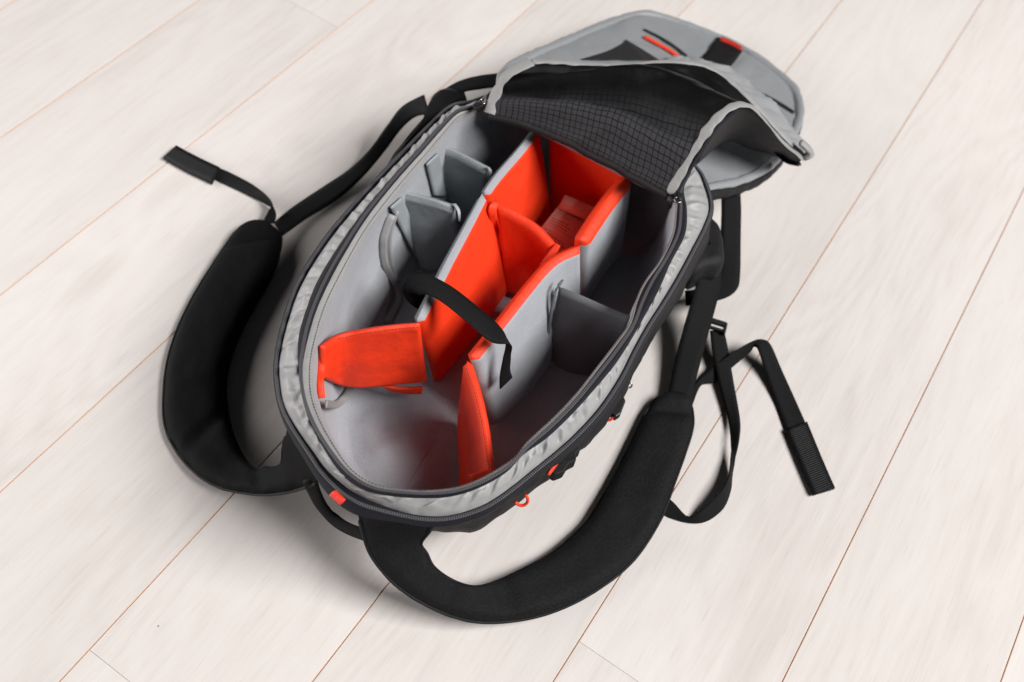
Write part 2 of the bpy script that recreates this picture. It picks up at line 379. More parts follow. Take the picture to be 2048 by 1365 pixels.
def ring(C, z, shrink=0.0):
    cx, cy = 1180, 260
    top = [(cx+(x-cx)*(1-shrink), cy+(y-cy)*(1-shrink)) for x, y in TOPEND]
    r = cr(PP([(x, y, z) for x, y in C+top]), 4*NR, True)
    # same bearing from the bag's middle on every ring, so the strips between rings stay square
    c = CEN; out = []; ang = [math.atan2(p.y-c.y, p.x-c.x) for p in r]
    return r, ang
CEN = P(985, 560, 0.17)
def byangle(ra):
    r, ang = ra; n = len(r); seg = []
    for i in range(n):
        a0, a1 = ang[i], ang[(i+1) % n]; d = (a1-a0+math.pi) % (2*math.pi)-math.pi
        seg.append((a0, d, i))
    out = []
    for k in range(NR):
        t = ST[k]; best = None
        for a0, d, i in seg:
            if abs(d) < 1e-9: continue
            e = (t-a0+math.pi) % (2*math.pi)-math.pi
            f = e/d
            if -1e-6 <= f <= 1+1e-6:
                best = r[i].lerp(r[(i+1) % n], max(0, min(1, f))); break
        out.append(best if best is not None else out[-1])
    return out
base_r, base_a = ring(R2, 0.18)
ST = [base_a[4*k] for k in range(NR)]
r0 = byangle(ring(R0, 0.176, 0.10)); r1 = byangle(ring(R1, 0.182, 0.06)); r2 = byangle(ring(R2, 0.181, 0.03))
r3 = byangle(ring(R3, 0.166, 0.0)); r4 = byangle(ring(R4, 0.160, -0.03))
def outward(r):
    n = len(r); o = []
    for i in range(n):
        t = (r[(i+1) % n]-r[i-1]); t.z = 0; t.normalize()
        v = Vector((t.y, -t.x, 0))
        if v.dot(r[i]-CEN) < 0: v = -v
        o.append(v)
    return o
OUT = outward(r4)
def smoothz(z): return z
# the shell: from the outer zip down and in under the bag
rows = [[p.copy() for p in r4]]
AX = (P(1180, 260, 0.18)-P(850, 1040, 0.18)); AX.z = 0; AX.normalize()
for z, off in ((0.150, 0.002), (0.130, 0.005), (0.108, 0.007), (0.085, 0.006), (0.060, 0.000), (0.038, -0.012), (0.020, -0.028), (0.008, -0.046), (0.0015, -0.066)):
    row = []
    for p, o in zip(r4, OUT):
        near = max(0.0, -o.dot(AX)); far = max(0.0, o.dot(AX))
        tuck = near*(0.010+0.50*min(0.06, 0.16-z))*(1 if z < 0.14 else 0.5)
        q = p+o*(off-tuck); q.z = z
        w = fnz(q, 22, 2)*0.0035+nz(q, 70, 4)*0.0012
        if z > 0.01: q += o*w
        row.append(q)
    rows.append(row)
c = Vector((0, 0, 0))
for p in rows[-1]: c += p/NR
for f in (0.6, 0.2):
    rows.append([c+(p-c)*f for p in rows[-1]] if f == 0.6 else [c+(p-c)*0.3 for p in rows[-1]])
shell = sheet('shell', rows, M_SHELL, BAG, closed=True, label='black nylon outer shell')
T_SHELL = bvh(shell)

# zip tapes, gusset, edge tape
def band(name, a, b, m, across, fn, parent, thick=0.0):
    rows = []
    for j in range(across+1):
        t = j/across
        rows.append([fn(pa.lerp(pb, t), t, i) for i, (pa, pb) in enumerate(zip(a, b))])
    return sheet(name, rows, m, parent, thick, closed=True)
def arch(h):
    def f(p, t, i): q = p.copy(); q.z += h*math.sin(math.pi*t); return q
    return f
oz = band('outer_zip_tape', r3, r4, M_ZIP, 4, arch(0.003), shell)
gl = [0]
for i in range(1, NR): gl.append(gl[-1]+(r3[i]-r3[i-1]).length)
def gus(p, t, i):
    q = p.copy(); e = math.sin(math.pi*t); s = gl[i]
    # pleats run across the strip at a slant and come and go along it
    a = 0.5+0.5*nz((s*9, 0.2, 3), 1.0)
    ph = s*2*math.pi/0.021+3.0*nz((s*14, t*0.8, 1), 1.0)+t*2.6
    q.z += e*(0.003+0.0050*a*(math.sin(ph)*0.8+0.5*math.sin(ph*1.7+1.3))+0.0035*nz((s*28, t*2.0, 8), 1.0))
    q += OUT[i]*(e*0.0022*nz((s*40, t*3, 2), 1.0))
    return q
# the gusset needs finer stations along its length
def dens(r, k):
    out = []
    n = len(r)
    for i in range(n):
        for s in range(k): out.append(r[i].lerp(r[(i+1) % n], s/k))
    return out
def gusset():
    k = 4; a, b = dens(r2, k), dens(r3, k); L = [0]
    for i in range(1, len(b)): L.append(L[-1]+(b[i]-b[i-1]).length)
    global gl, OUT
    g0, o0 = gl, OUT; gl = L; OUT = [o for o in o0 for _ in range(k)]
    o = band('wrinkled_gusset', a, b, M_GREY, 10, gus, shell)
    gl, OUT = g0, o0
    o['label'] = 'wrinkled grey gusset between the two zips'
    return o
gusset_o = gusset()
iz = band('inner_zip_tape', r1, r2, M_ZIP, 4, arch(0.0035), shell)
iz['label'] = 'black inner zip around the opening'
def teeth(name, a, b, t, lift, parent, pitch=0.0021):
    mid = [p.lerp(q, t)+Vector((0, 0, lift)) for p, q in zip(a, b)]
    tot = sum((mid[i]-mid[i-1]).length for i in range(len(mid)))
    n = int(tot/pitch); C = cr(mid, n, True); T = frames(C, True); V = []; F = []
    for i in range(n):
        s = T[i].cross(Vector((0, 0, 1))).normalized(); w = s.cross(T[i]).normalized(); b0 = len(V)
        for sx in (-1, 1):
            for sy in (-1, 1):
                for sz in (0, 1):
                    V.append(C[i]+T[i]*(sx*0.00068)+s*(sy*(0.0017 if sz == 0 else 0.0012))+w*(sz*0.0013))
        F += [tuple(b0+x for x in f) for f in ((0, 1, 3, 2), (4, 6, 7, 5), (0, 4, 5, 1), (2, 3, 7, 6), (0, 2, 6, 4), (1, 5, 7, 3))]
    o = mk(name, V, F, M_TEETH, parent, smooth=False); o['kind'] = 'stuff'; return o
teeth('zip_teeth', r1, r2, 0.35, 0.0030, shell)
teeth('zip_teeth', r3, r4, 0.42, 0.0026, shell)

def mound(q):
    h = 0
    for (x, y, r, a) in MOUNDS: h += a/(1+math.exp(((q.x-x)**2+(q.y-y)**2-r*r)/(0.35*r*r)))
    return h
MOUNDS = [(P(x, y, 0.02).x, P(x, y, 0.02).y, r, a) for x, y, r, a in ((690, 905, 0.040, 0.012), (800, 945, 0.034, 0.011), (760, 820, 0.03, -0.006), (880, 860, 0.045, -0.004))]
# lining: side wall and padded base in one skin
rows = [[p.copy() for p in r0]]
INR = outward(r0)
FZ = 0.020
for z, off in ((0.150, 0.001), (0.135, 0.001), (0.120, 0.001), (0.105, 0.0005), (0.090, 0.0), (0.078, -0.001), (0.065, -0.002), (0.045, -0.005), (0.030, -0.011), (0.0225, -0.020)):
    row = []
    for p, o in zip(r0, INR):
        near = max(0.0, -o.dot(AX))
        q = p+o*(off-near*(0.008+0.15*(0.176-z))*min(1, (0.176-z)*30)); q.z = z; q += o*(fnz(q, 16, 6)*0.0028); row.append(q)
    rows.append(row)
c = Vector((0, 0, 0))
for p in rows[-1]: c += p/NR
last = rows[-1]
for f in (0.93, 0.85, 0.76, 0.67, 0.58, 0.48, 0.38, 0.28, 0.18, 0.08, 0.01):
    row = []
    for p in last:
        q = c+(p-c)*f; q.z = FZ+0.008*fnz(q, 11, 9)*min(1, (1-f)*5)+0.004*nz(q, 24, 11)+mound(q)
        row.append(q)
    rows.append(row)
_v, _f, _u = grid(rows, True); _t = BVHTree.FromPolygons(_v, _f); _c = hit(_t, 742, 600, 0)
for k in range(1, 11):
    for i, p in enumerate(rows[k]):
        d = (p-_c).length/0.042
        if d < 1.3: rows[k][i] = p-INR[i]*(0.008/(1+math.exp((d-0.8)*12)))
lining = sheet('lining', rows, M_LOOP, BAG, closed=True, label='soft grey loop lining of the main compartment')
T_LIN = bvh(lining)
def tapef(p, t, i):
    q = p.copy(); q.z += 0.0015*math.sin(math.pi*t)+0.0008*nz((i*0.9, t, 0), 1); return q
et = band('edge_tape', r0, r1, M_TAPE, 3, tapef, lining)
# ------------------------------------------------------------------ padded dividers
def PV(l): return [p if isinstance(p, Vector) else P(*p) for p in l]
def divider(name, top, bot, T, mfront, mback, label, topm=None, nu=40, nv=22, wr=0.0012, sag=0.0, seed=1, parent=None, roundr=None, bulge=0.0):
    A = cr(PV(top), nu); B = cr(PV(bot), nu); rr = roundr or T*0.5
    ctr = []; 
    for j in range(nv):
        v = j/(nv-1); v = v*v*(3-2*v)*0.35+v*0.65
        ctr.append([a.lerp(b, v) for a, b in zip(A, B)])
    def nrm(i, j):
        a = ctr[j][min(nu-1, i+1)]-ctr[j][max(0, i-1)]; b = ctr[min(nv-1, j+1)][i]-ctr[max(0, j-1)][i]
        return a.cross(b).normalized()
    Lu = [0]
    for i in range(1, nu): Lu.append(Lu[-1]+(A[i]-A[i-1]).length)
    fr, bk = [], []
    for j in range(nv):
        f_, b_ = [], []
        for i in range(nu):
            p = ctr[j][i]; n = nrm(i, j)
            d = min(Lu[i], Lu[-1]-Lu[i], (p-A[i]).length, (p-B[i]).length)
            e = min(1, d/rr); e = math.sqrt(max(0, 1-(1-e)**2))
            u, v = i/(nu-1), j/(nv-1)
            bl = bulge*math.sin(math.pi*u)*math.sin(math.pi*v)
            w = (fnz(p, 26, seed)*wr+nz(p, 80, seed+2)*wr*0.35)*min(1, d/0.02)
            f_.append(p+n*(T/2*e+w+bl+1e-4)); b_.append(p-n*(T/2*e-w*0.6+bl*0.3+1e-4))
        fr.append(f_); bk.append(b_)
    V1, F1, U1 = grid(fr); V2, F2, U2 = grid(bk); o1 = len(V1)
    mats = [mfront, mback] + ([topm] if topm else [])
    idx = [0]*len(F1)
    if topm:
        k = 0
        for j in range(nv-1):
            for i in range(nu-1):
                if (ctr[j+1][i]-A[i]).length < T*0.62: idx[k] = 2
                k += 1
    F = list(F1)+[tuple(x+o1 for x in reversed(f)) for f in F2]; idx += [1]*len(F2)
    # seam between the two covers
    def seam(a, b, fl):
        F.append((a, b, b+o1, a+o1) if fl else (b, a, a+o1, b+o1)); idx.append(2 if topm else 1)
    for i in range(nu-1): seam(i+1, i, True); seam((nv-1)*nu+i, (nv-1)*nu+i+1, True)
    for j in range(nv-1): seam(j*nu, (j+1)*nu, True); seam((j+2)*nu-1, (j+1)*nu-1, True)
    return mk(name, V1+V2, F, mats, parent or BAG, U1+U2, idx, label=label)

def H3(x, y, l): return hit(T_LIN, x, y, l)
ZT = 0.150
def dv(l, z): return [(x, y, z) for x, y in l]
# left long divider, two lengths
dA = divider('long_divider', dv([(1072, 254), (1030, 306), (995, 346), (968, 384)], 0.158), [(1102, 440, FZ), (1058, 478, FZ), (1020, 520, FZ), (985, 560, FZ)], 0.0115, M_ORANGE, M_LOOP, 'far length of the left long divider, orange with grey top edge', topm=M_LOOP, seed=3, bulge=0.006)
dB = divider('long_divider', dv([(964, 388), (930, 452), (893, 522), (860, 588), (834, 640)], 0.156), [(1020, 572, FZ), (988, 614, FZ), (950, 667, FZ), (908, 719, FZ), (868, 766, FZ)], 0.0115, M_ORANGE, M_LOOP, 'near length of the left long divider, orange with grey top edge', topm=M_LOOP, seed=5, bulge=0.004)
# right long divider, two lengths
dC = divider('long_divider', dv([(1254, 352), (1225, 385), (1192, 430), (1160, 480)], 0.152), [(1235, 505, FZ), (1206, 535, FZ), (1180, 570, FZ), (1150, 612, FZ)], 0.0185, M_LOOP, M_ORANGE, 'far length of the right long divider, grey with orange top edge', seed=7, bulge=0.003, topm=M_ORANGE)
dD = divider('long_divider', dv([(1160, 492), (1102, 520), (1050, 577), (998, 643), (940, 716)], 0.152), [(1152, 640, FZ), (1120, 695, FZ), (1078, 748, FZ), (1035, 800, FZ), (981, 850, FZ)], 0.0145, M_LOOP, M_ORANGE, 'near length of the right long divider, grey with orange top edge', seed=9, bulge=0.003, topm=M_ORANGE)
# small dividers
dE = divider('small_divider', [(992, 408, 0.146), (1030, 424, 0.144), (1070, 450, 0.140), (1108, 490, 0.132)], [(1012, 582, 0.024), (1042, 592, 0.024), (1066, 576, 0.038), (1090, 544, 0.070)], 0.010, M_ORANGE, M_ORANGE, 'small orange divider bridging the two long dividers', seed=11, bulge=0.003, nv=18)
dF = divider('end_divider', [(1098, 262, 0.150), (1140, 278, 0.150), (1200, 312, 0.150), (1256, 348, 0.150)], [(1100, 425, FZ), (1140, 440, FZ), (1180, 460, FZ), (1225, 490, FZ)], 0.009, M_ORANGE, M_ORANGE, 'orange end divider in the shade under the lid', seed=13, bulge=0.004)
dG = divider('small_divider', [(876, 291, 0.150), (910, 302, 0.150), (945, 320, 0.149), (978, 338, 0.147)], [(892, 425, 0.025), (916, 440, 0.025), (940, 450, 0.025), (966, 452, 0.03)], 0.0100, M_DIV, M_DIV, 'small grey divider beneath the lid, beside the long divider', seed=15)
dH = divider('small_divider', [(800, 382, 0.150), (836, 391, 0.150), (875, 402, 0.150), (910, 415, 0.146)], [(838, 530, 0.025), (862, 540, 0.025), (890, 535, 0.025), (922, 520, 0.03)], 0.0100, M_DIV, M_DIV, 'small grey divider between the side wall and the long divider', seed=17)
dI = divider('small_divider', [(1118, 574, 0.138), (1160, 590, 0.140), (1210, 612, 0.140), (1262, 634, 0.140)], [(1092, 705, 0.03), (1120, 735, 0.03), (1165, 750, 0.03), (1225, 748, 0.03)], 0.0090, M_SHADEDIV, M_SHADEDIV, 'small grey divider against the right long divider, coloured dark for shade', seed=19, bulge=-0.004)
# orange end flaps at the near end
dJ = divider('orange_flap', [H3(634, 692, 0.003), (680, 670, 0.154), (740, 658, 0.156), (790, 651, 0.156), (840, 647, 0.156)], [H3(640, 757, 0.003), (672, 768, 0.076), (720, 774, 0.066), (790, 768, 0.058), (854, 762, 0.050)], 0.0075, M_ORANGE, M_ORANGE, 'orange flap folded across towards the side wall', seed=21, wr=0.0034, nu=50, bulge=0.004)
dK = divider('orange_flap', [(934, 722, 0.151), (954, 782, 0.149), (970, 850, 0.141), (985, 946, 0.128)], [(922, 842, 0.024), (924, 895, 0.022), (926, 950, 0.022), (924, 1060, 0.022)], 0.0100, M_ORANGE, M_ORANGE, 'orange flap running to the near end of the bag', seed=23, wr=0.0030)

# tabs and stitched ends of the dividers
def tab(name, pts, m, parent, tree, lift=0.002, thick=0.0016, zs=None, label=None):
    """flat stitched tab lying on a surface: pts is a quad in photo pixels, found on that surface"""
    q = []
    for k, (x, y) in enumerate(pts):
        h = hit(tree, x, y, lift); q.append(h)
    if None in q: return None
    n = 8; rows = []
    for j in range(n+1):
        a = q[0].lerp(q[3], j/n); b = q[1].lerp(q[2], j/n)
        rows.append([a.lerp(b, i/4) for i in range(5)])
    return sheet(name, rows, m, parent, thick, label=label)
T_DIV = bvh(dA, dB, dC, dD)
ribbon('tab', [(990, 400, 0.150), (976, 420, 0.148), (986, 470, 0.10), (1000, 520, 0.06)], [(1000, 405, 0.146), (992, 425, 0.142), (1000, 470, 0.096), (1014, 522, 0.056)], M_ORANGE, dE, 20, 0.002)
ribbon('tab', [(1112, 486, 0.134), (1098, 505, 0.128), (1078, 532, 0.118)], [(1120, 492, 0.136), (1112, 508, 0.130), (1092, 530, 0.122)], M_ORANGE, dE, 16, 0.002)
ribbon('tab', [(1120, 570, 0.142), (1108, 590, 0.135), (1098, 640, 0.10), (1090, 690, 0.06)], [(1126, 560, 0.146), (1114, 575, 0.142), (1106, 620, 0.112), (1098, 670, 0.075)], M_SHADEDIV, dI, 20, 0.0022)
ribbon('tab', [(904, 408, 0.15), (914, 424, 0.146), (917, 444, 0.138)], [(912, 408, 0.15), (920, 422, 0.146), (921, 444, 0.138)], M_DIV, dH, 14, 0.0016)
ribbon('tab', [(972, 334, 0.150), (978, 344, 0.146), (976, 360, 0.136)], [(979, 335, 0.150), (984, 344, 0.146), (982, 358, 0.137)], M_DIV, dG, 12, 0.0016)
ribbon('tab', [(762, 770, 0.058), (800, 776, 0.054), (846, 774, 0.05)], [(778, 780, 0.045), (810, 786, 0.043), (843, 787, 0.043)], M_ORANGE, dJ, 16, 0.003)
ribbon('tab', [(936, 952, 0.126), (958, 944, 0.128), (984, 938, 0.130)], [(944, 966, 0.122), (962, 958, 0.124), (986, 948, 0.127)], M_ORANGE, dK, 16, 0.003)
def walltape(name, pts, w, m, parent, tree, lift=0.002, thick=0.002, n=30, label=None):
    C = [hit(tree, x, y, lift) for x, y in pts]; C = [c for c in C if c is not None]
    if len(C) < 2: return None
    C = cr(C, n); T = frames(C); L = []; R = []
    for c, t in zip(C, T):
        v = (EYE-c).normalized(); s = t.cross(v).normalized(); L.append(c+s*w/2); R.append(c-s*w/2)
    rows = []
    for j in range(4): rows.append([a.lerp(b, j/3)+(EYE-a).normalized()*(0.0005*math.sin(math.pi*j/3)+0.0010*nz(a, 70)) for a, b in zip(L, R)])
    return sheet(name, rows, m, parent, thick, label=label)
walltape('orange_tab', [(638, 700), (636, 740), (634, 765), (637, 798)], 0.007, M_ORANGE, dJ, T_LIN, 0.003)
ribbon('tab', [H3(848, 326, 0.003), H3(855, 356, 0.003), H3(863, 390, 0.003)], [H3(872, 304, 0.003), H3(879, 345, 0.003), H3(888, 392, 0.003)], M_DIV, dG, 20, 0.0018, raw=True)
ribbon('tab', [H3(776, 412, 0.003), H3(800, 460, 0.003), H3(828, 514, 0.003)], [H3(799, 392, 0.003), H3(820, 442, 0.003), H3(846, 500, 0.003)], M_DIV, dH, 24, 0.0018, raw=True)
walltape('pull_ribbon', [(778, 426), (768, 450), (760, 482), (764, 530), (786, 572), (792, 600), (780, 632), (772, 648)], 0.009, M_GREY, lining, T_LIN, 0.004, label='curved grey binding on the side wall')
walltape('pull_ribbon', [(786, 418), (776, 450), (771, 484), (776, 535), (790, 566)], 0.007, M_GREY, lining, T_LIN, 0.004)
walltape('pull_ribbon', [(640, 812), (662, 810), (682, 794), (690, 776)], 0.008, M_TAPE, lining, T_LIN, 0.006, label='short curved grey binding in the near corner')

# sewn seams: short thread dashes that follow an edge
def stitches(name, pts, m, parent, pitch=0.0034, ln=0.0022, r=0.00035, raw=True, closed=False):
    tot = sum((pts[i]-pts[i-1]).length for i in range(1, len(pts))); n = max(4, int(tot/pitch)); C = cr(pts, n, closed); T = frames(C, closed); V = []; F = []
    for c, t in zip(C, T):
        v = (Vector((0, 0, 1)) - t*t.z).normalized() if abs(t.z) < 0.95 else Vector((1, 0, 0)); w = t.cross(v).normalized(); b0 = len(V)
        for sx in (-1, 1):
            for a, b in ((-1, 0), (0, 1), (1, 0), (0, -0.6)): V.append(c+t*(sx*ln/2)+w*(a*r*1.3)+v*(b*r*1.3))
        F += [tuple(b0+x for x in f) for f in ((0, 1, 5, 4), (1, 2, 6, 5), (2, 3, 7, 6), (3, 0, 4, 7), (3, 2, 1, 0), (4, 5, 6, 7))]
    o = mk(name, V, F, m, parent, smooth=False); o['kind'] = 'stuff'; return o
M_THREAD = mat('dark_thread', (0.06, 0.06, 0.065), 0.7, 0.2); M_GTHREAD = mat('grey_thread', (0.12, 0.12, 0.125), 0.7, 0.2); M_OTHREAD = mat('orange_thread', (0.34, 0.02, 0.006), 0.7, 0.2)
stitches('stitching', [a.lerp(b, 0.30)+Vector((0, 0, 0.0022)) for a, b in zip(r0, r1)], M_GTHREAD, lining, closed=True)
def topseam(o, pts, m, dz, dx=0.0):
    stitches('stitching', [P(*p)+Vector((dx, -0.003, dz)) for p in pts], m, o)
topseam(dK, [(938, 735, 0.153), (954, 782, 0.152), (970, 850, 0.144), (984, 940, 0.131)], M_OTHREAD, 0.0015, -0.002)
topseam(dJ, [(640, 690, 0.152), (680, 673, 0.156), (740, 661, 0.158), (790, 654, 0.158), (836, 650, 0.158)], M_OTHREAD, 0.0, 0)
topseam(dG, [(880, 292, 0.1505), (910, 302, 0.1505), (945, 320, 0.1495), (974, 336, 0.148)], M_THREAD, 0.0)
topseam(dH, [(804, 383, 0.1505), (836, 391, 0.1505), (875, 402, 0.1505), (906, 413, 0.147)], M_THREAD, 0.0)
# care label on the base
lab = mk('care_label', PP([(1068, 474, 0.066), (1120, 408, 0.082), (1184, 436, 0.084), (1128, 516, 0.066)]), [(0, 1, 2, 3)], M_LABEL, lining, [(0, 0), (0, 1), (1, 1), (1, 0)], label='white printed care label on the base')
sdf = lab.modifiers.new('t', 'SOLIDIFY'); sdf.thickness = 0.0006
lab2 = mk('care_label', PP([(1116, 416, 0.0825), (1130, 390, 0.092), (1188, 414, 0.094), (1178, 444, 0.0845)]), [(0, 1, 2, 3)], M_LABEL, lining, [(0, 0), (0, .05), (1, .05), (1, 0)])
sdf = lab2.modifiers.new('t', 'SOLIDIFY'); sdf.thickness = 0.0006

# black strap draped over the two long dividers
ribbon('divider_strap',
       [(842, 622, 0.128), (818, 606, 0.142), (805, 578, 0.156), (818, 556, 0.166), (850, 549, 0.172), (900, 572, 0.174), (950, 610, 0.174), (996, 650, 0.172), (1012, 680, 0.164), (1006, 716, 0.145), (1000, 752, 0.125), (1000, 778, 0.110)],
       [(856, 592, 0.132), (846, 585, 0.146), (838, 590, 0.160), (850, 590, 0.167), (866, 594, 0.171), (893, 611, 0.173), (936, 646, 0.173), (982, 684, 0.172), (1020, 690, 0.166), (1022, 712, 0.148), (1020, 738, 0.130), (1024, 755, 0.112)],
       M_WEB, BAG, 70, 0.0016, label='black webbing strap draped over the two long dividers')

# ------------------------------------------------------------------ lid, folded open beyond the far end
left = [(985, 226, 0.176), (1000, 180, 0.180), (1010, 142, 0.178), (1060, 112, 0.155), (1130, 82, 0.115), (1200, 52, 0.078), (1262, 31, 0.050)]
right = [(1345, 392, 0.170), (1420, 374, 0.140), (1480, 362, 0.115), (1535, 335, 0.09), (1572, 292, 0.068), (1598, 240, 0.05), (1596, 192, 0.042)]
far = [(1262, 31, 0.050), (1300, 28, 0.044), (1345, 40, 0.038), (1420, 68, 0.034), (1500, 106, 0.034), (1570, 158, 0.038), (1596, 192, 0.042)]
hinge = [(985, 226, 0.176), (1085, 262, 0.172), (1210, 322, 0.172), (1345, 392, 0.170)]
rows = coons(hinge, far, left, right, 60, 50)
for j, r in enumerate(rows):
    for i, p in enumerate(r):
        u, v = i/59, j/49
        e = math.sin(math.pi*u)**0.5*math.sin(math.pi*v)**0.5
        p.z += e*(0.006*fnz(p, 14, 31)+0.003*nz(p, 45, 33))
lid = sheet('lid', rows, M_LID, BAG, 0.008, offset=-1.0, label='grey inner side of the lid folded open beyond the bag')
T_LID = bvh(lid)
def chain(*ls):
    o = []
    for l in ls:
        for p in l:
            if not o or (abs(p[0]-o[-1][0])+abs(p[1]-o[-1][1])) > 2: o.append(p)
    return o
edge = chain(left, far, list(reversed(right)))
tube('lid_binding', [(x, y, z+0.001) for x, y, z in edge], 0.0060, 0.0042, M_LID, lid, 160, 8, wr=0.25, label='grey bound edge of the lid')
tube('lid_outer_edge', [P(x, y, z)+Vector((0.001, 0, -min(0.013, z-0.008))) for x, y, z in reversed(right)], 0.0075, 0.009, M_SHELL, lid, 60, 8, raw=True, wr=0.2, label='black outer edge of the lid')
tube('lid_outer_edge', [P(x, y, z)+Vector((0, 0, -min(0.013, z-0.008))) for x, y, z in far], 0.006, 0.008, M_SHELL, lid, 60, 8, raw=True)

# mesh sleeve on the lid
front = [(978, 228, 0.186), (1085, 260, 0.184), (1200, 316, 0.184), (1338, 388, 0.186)]
sl_l = [(978, 228, 0.186), (990, 192, 0.198), (1014, 150, 0.214), (1062, 123, 0.217)]
sl_b = [(1062, 123, 0.217), (1120, 124, 0.216), (1180, 129, 0.214), (1260, 131, 0.214), (1330, 125, 0.214), (1395, 128, 0.208), (1445, 150, 0.196), (1500, 198, 0.182), (1560, 264, 0.160), (1606, 312, 0.142)]
sl_r = [(1338, 388, 0.186), (1385, 308, 0.220), (1425, 247, 0.244), (1465, 213, 0.252), (1500, 213, 0.240), (1530, 242, 0.212), (1565, 284, 0.172), (1606, 318, 0.140)]
rows = coons(front, sl_b, sl_l, sl_r, 90, 70)
for j, r in enumerate(rows):
    v = j/69
    for i, p in enumerate(r):
        u = i/89
        e = math.sin(math.pi*u)**0.6*(1 if v < 0.5 else math.sin(math.pi*v))
        roll = 0.012*math.exp(-((v-0.12)/0.08)**2)-0.016*math.exp(-((v-0.285+0.04*u)/0.042)**2)+0.007*math.exp(-((v-0.41)/0.06)**2)-0.016*math.exp(-((v-0.68)/0.14)**2)
        p.z += e*(roll+0.004*fnz((p.x, p.y*2.2, p.z), 18, 41))
    if j == 0:
        pass
sleeve = sheet('mesh_sleeve', rows, M_MESH, lid, 0.0012, label='black mesh sleeve over ripstop cloth on the open lid')
T_SL = bvh(sleeve)
# rolled front hem of the sleeve hanging into the opening
hem = [[p+Vector((0, 0, 0)) for p in rows[0]], [p+Vector((0, -0.002, -0.008)) for p in rows[0]], [p+Vector((0, 0.006, -0.016)) for p in rows[0]]]
sheet('hem', hem, M_BLACKMESH, lid, 0.001)
def edgebind(name, pts, ra, rb, m, n=70, up=Vector((0, 0, 1)), label=None):
    return tube(name, [(x, y, z+0.001) for x, y, z in pts], ra, rb, m, lid, n+60, 8, wr=0.5, up=up, label=label)
edgebind('sleeve_binding', sl_l, 0.0060, 0.0014, M_TAPE)
edgebind('sleeve_binding', sl_b, 0.0038, 0.0013, M_TAPE)
edgebind('sleeve_binding', sl_r, 0.0048, 0.0014, M_TAPE, label='light grey bound edge arching up off the lid')
# zip along the arching edge
tube('sleeve_zip', [(x+7, y+7, z-0.004) for x, y, z in sl_r[:4]], 0.0035, 0.002, M_ZIP, lid, 40, 6)
# dark inside of the sleeve seen through the arch
A = cr(PP([(1430, 246, 0.238), (1465, 216, 0.248), (1500, 216, 0.236), (1530, 245, 0.208), (1565, 288, 0.168), (1602, 320, 0.136)]), 40)
B = cr(PP([(1392, 330, 0.172), (1450, 284, 0.150), (1500, 298, 0.128), (1552, 313, 0.105), (1575, 326, 0.108), (1598, 330, 0.122)]), 40)
sheet('sleeve_lining', [[a.lerp(b, t/8) for a, b in zip(A, B)] for t in range(9)], M_BLACKMESH, lid, 0.001)
tube('sleeve_zip', [(1520, 262, 0.16), (1545, 296, 0.13), (1572, 322, 0.118), (1602, 330, 0.125)], 0.0040, 0.0022, M_BLACKMESH, lid, 30, 6)
# grey side of the sleeve falling to the lid
A = cr(PP([(1325, 124, 0.212), (1395, 127, 0.206), (1447, 149, 0.194), (1502, 196, 0.182), (1562, 262, 0.160), (1608, 310, 0.142)]), 60)
B = cr(PP([(1345, 112, 0.080), (1410, 122, 0.080), (1470, 144, 0.075), (1535, 198, 0.07), (1590, 262, 0.075), (1620, 308, 0.12)]), 60)
sd = []
for t in range(11):
    w = t/10; sd.append([a.lerp(b, w)+Vector((1, 1, 0)).normalized()*(math.sin(math.pi*w)*0.012*(0.3+1.3*nz((i*0.30, w*1.4, 4), 1.0)+0.7*nz((i*0.7, w*2.4, 9), 1.0))) for i, (a, b) in enumerate(zip(A, B))])
sheet('sleeve_side', sd, M_LID, lid, 0.001, label='wrinkled grey side of the sleeve')
tube('sleeve_binding', [(1606, 316, 0.142), (1616, 312, 0.146), (1620, 305, 0.150), (1614, 296, 0.155), (1600, 283, 0.160)], 0.006, 0.003, M_TAPE, lid, 20, 8)

# lid details
def on(tree, pts, lift): return [h for h in (hit(tree, x, y, lift) for x, y in pts) if h is not None]
def decal(name, L, R, m, parent, tree, lift=0.002, n=24, thick=0.001, label=None):
    return ribbon(name, on(tree, L, lift), on(tree, R, lift), m, parent, n, thick, raw=True, label=label)
decal('lid_strap', [(1434, 78), (1418, 100), (1398, 124)], [(1484, 106), (1468, 128), (1448, 150)], M_WEB, lid, T_LID, 0.003, label='black webbing tab on the lid')
decal('red_tag', [(1440, 81), (1462, 90), (1482, 102)], [(1438, 87), (1460, 96), (1480, 107)], M_DARKRED, lid, T_LID, 0.005, 12, 0.003, label='small red tag at the end of the lid strap')
decal('orange_zip', [(1287, 75), (1310, 87), (1340, 104), (1364, 121)], [(1286, 79), (1308, 91), (1338, 108), (1361, 124)], M_ORANGE, lid, T_LID, 0.003, 24, 0.002, label='orange zip line on the lid')
decal('pocket_slot', [(1287, 60), (1320, 76), (1350, 95), (1374, 114)], [(1285, 62), (1317, 79), (1347, 98), (1370, 117)], M_BLACKMESH, lid, T_LID, 0.0022, 24, 0.0008)
decal('pocket_slot', [(1497, 178), (1528, 191), (1560, 208), (1588, 226)], [(1497, 180), (1527, 194), (1558, 212), (1586, 230)], M_BLACKMESH, lid, T_LID, 0.0022, 24, 0.0008)
decal('mesh_pocket', [(1250, 82), (1280, 100), (1318, 124)], [(1248, 88), (1215, 105), (1160, 122)], M_BLACKMESH, lid, T_LID, 0.0022, 24, 0.0008, label='black mesh pocket corner on the lid')

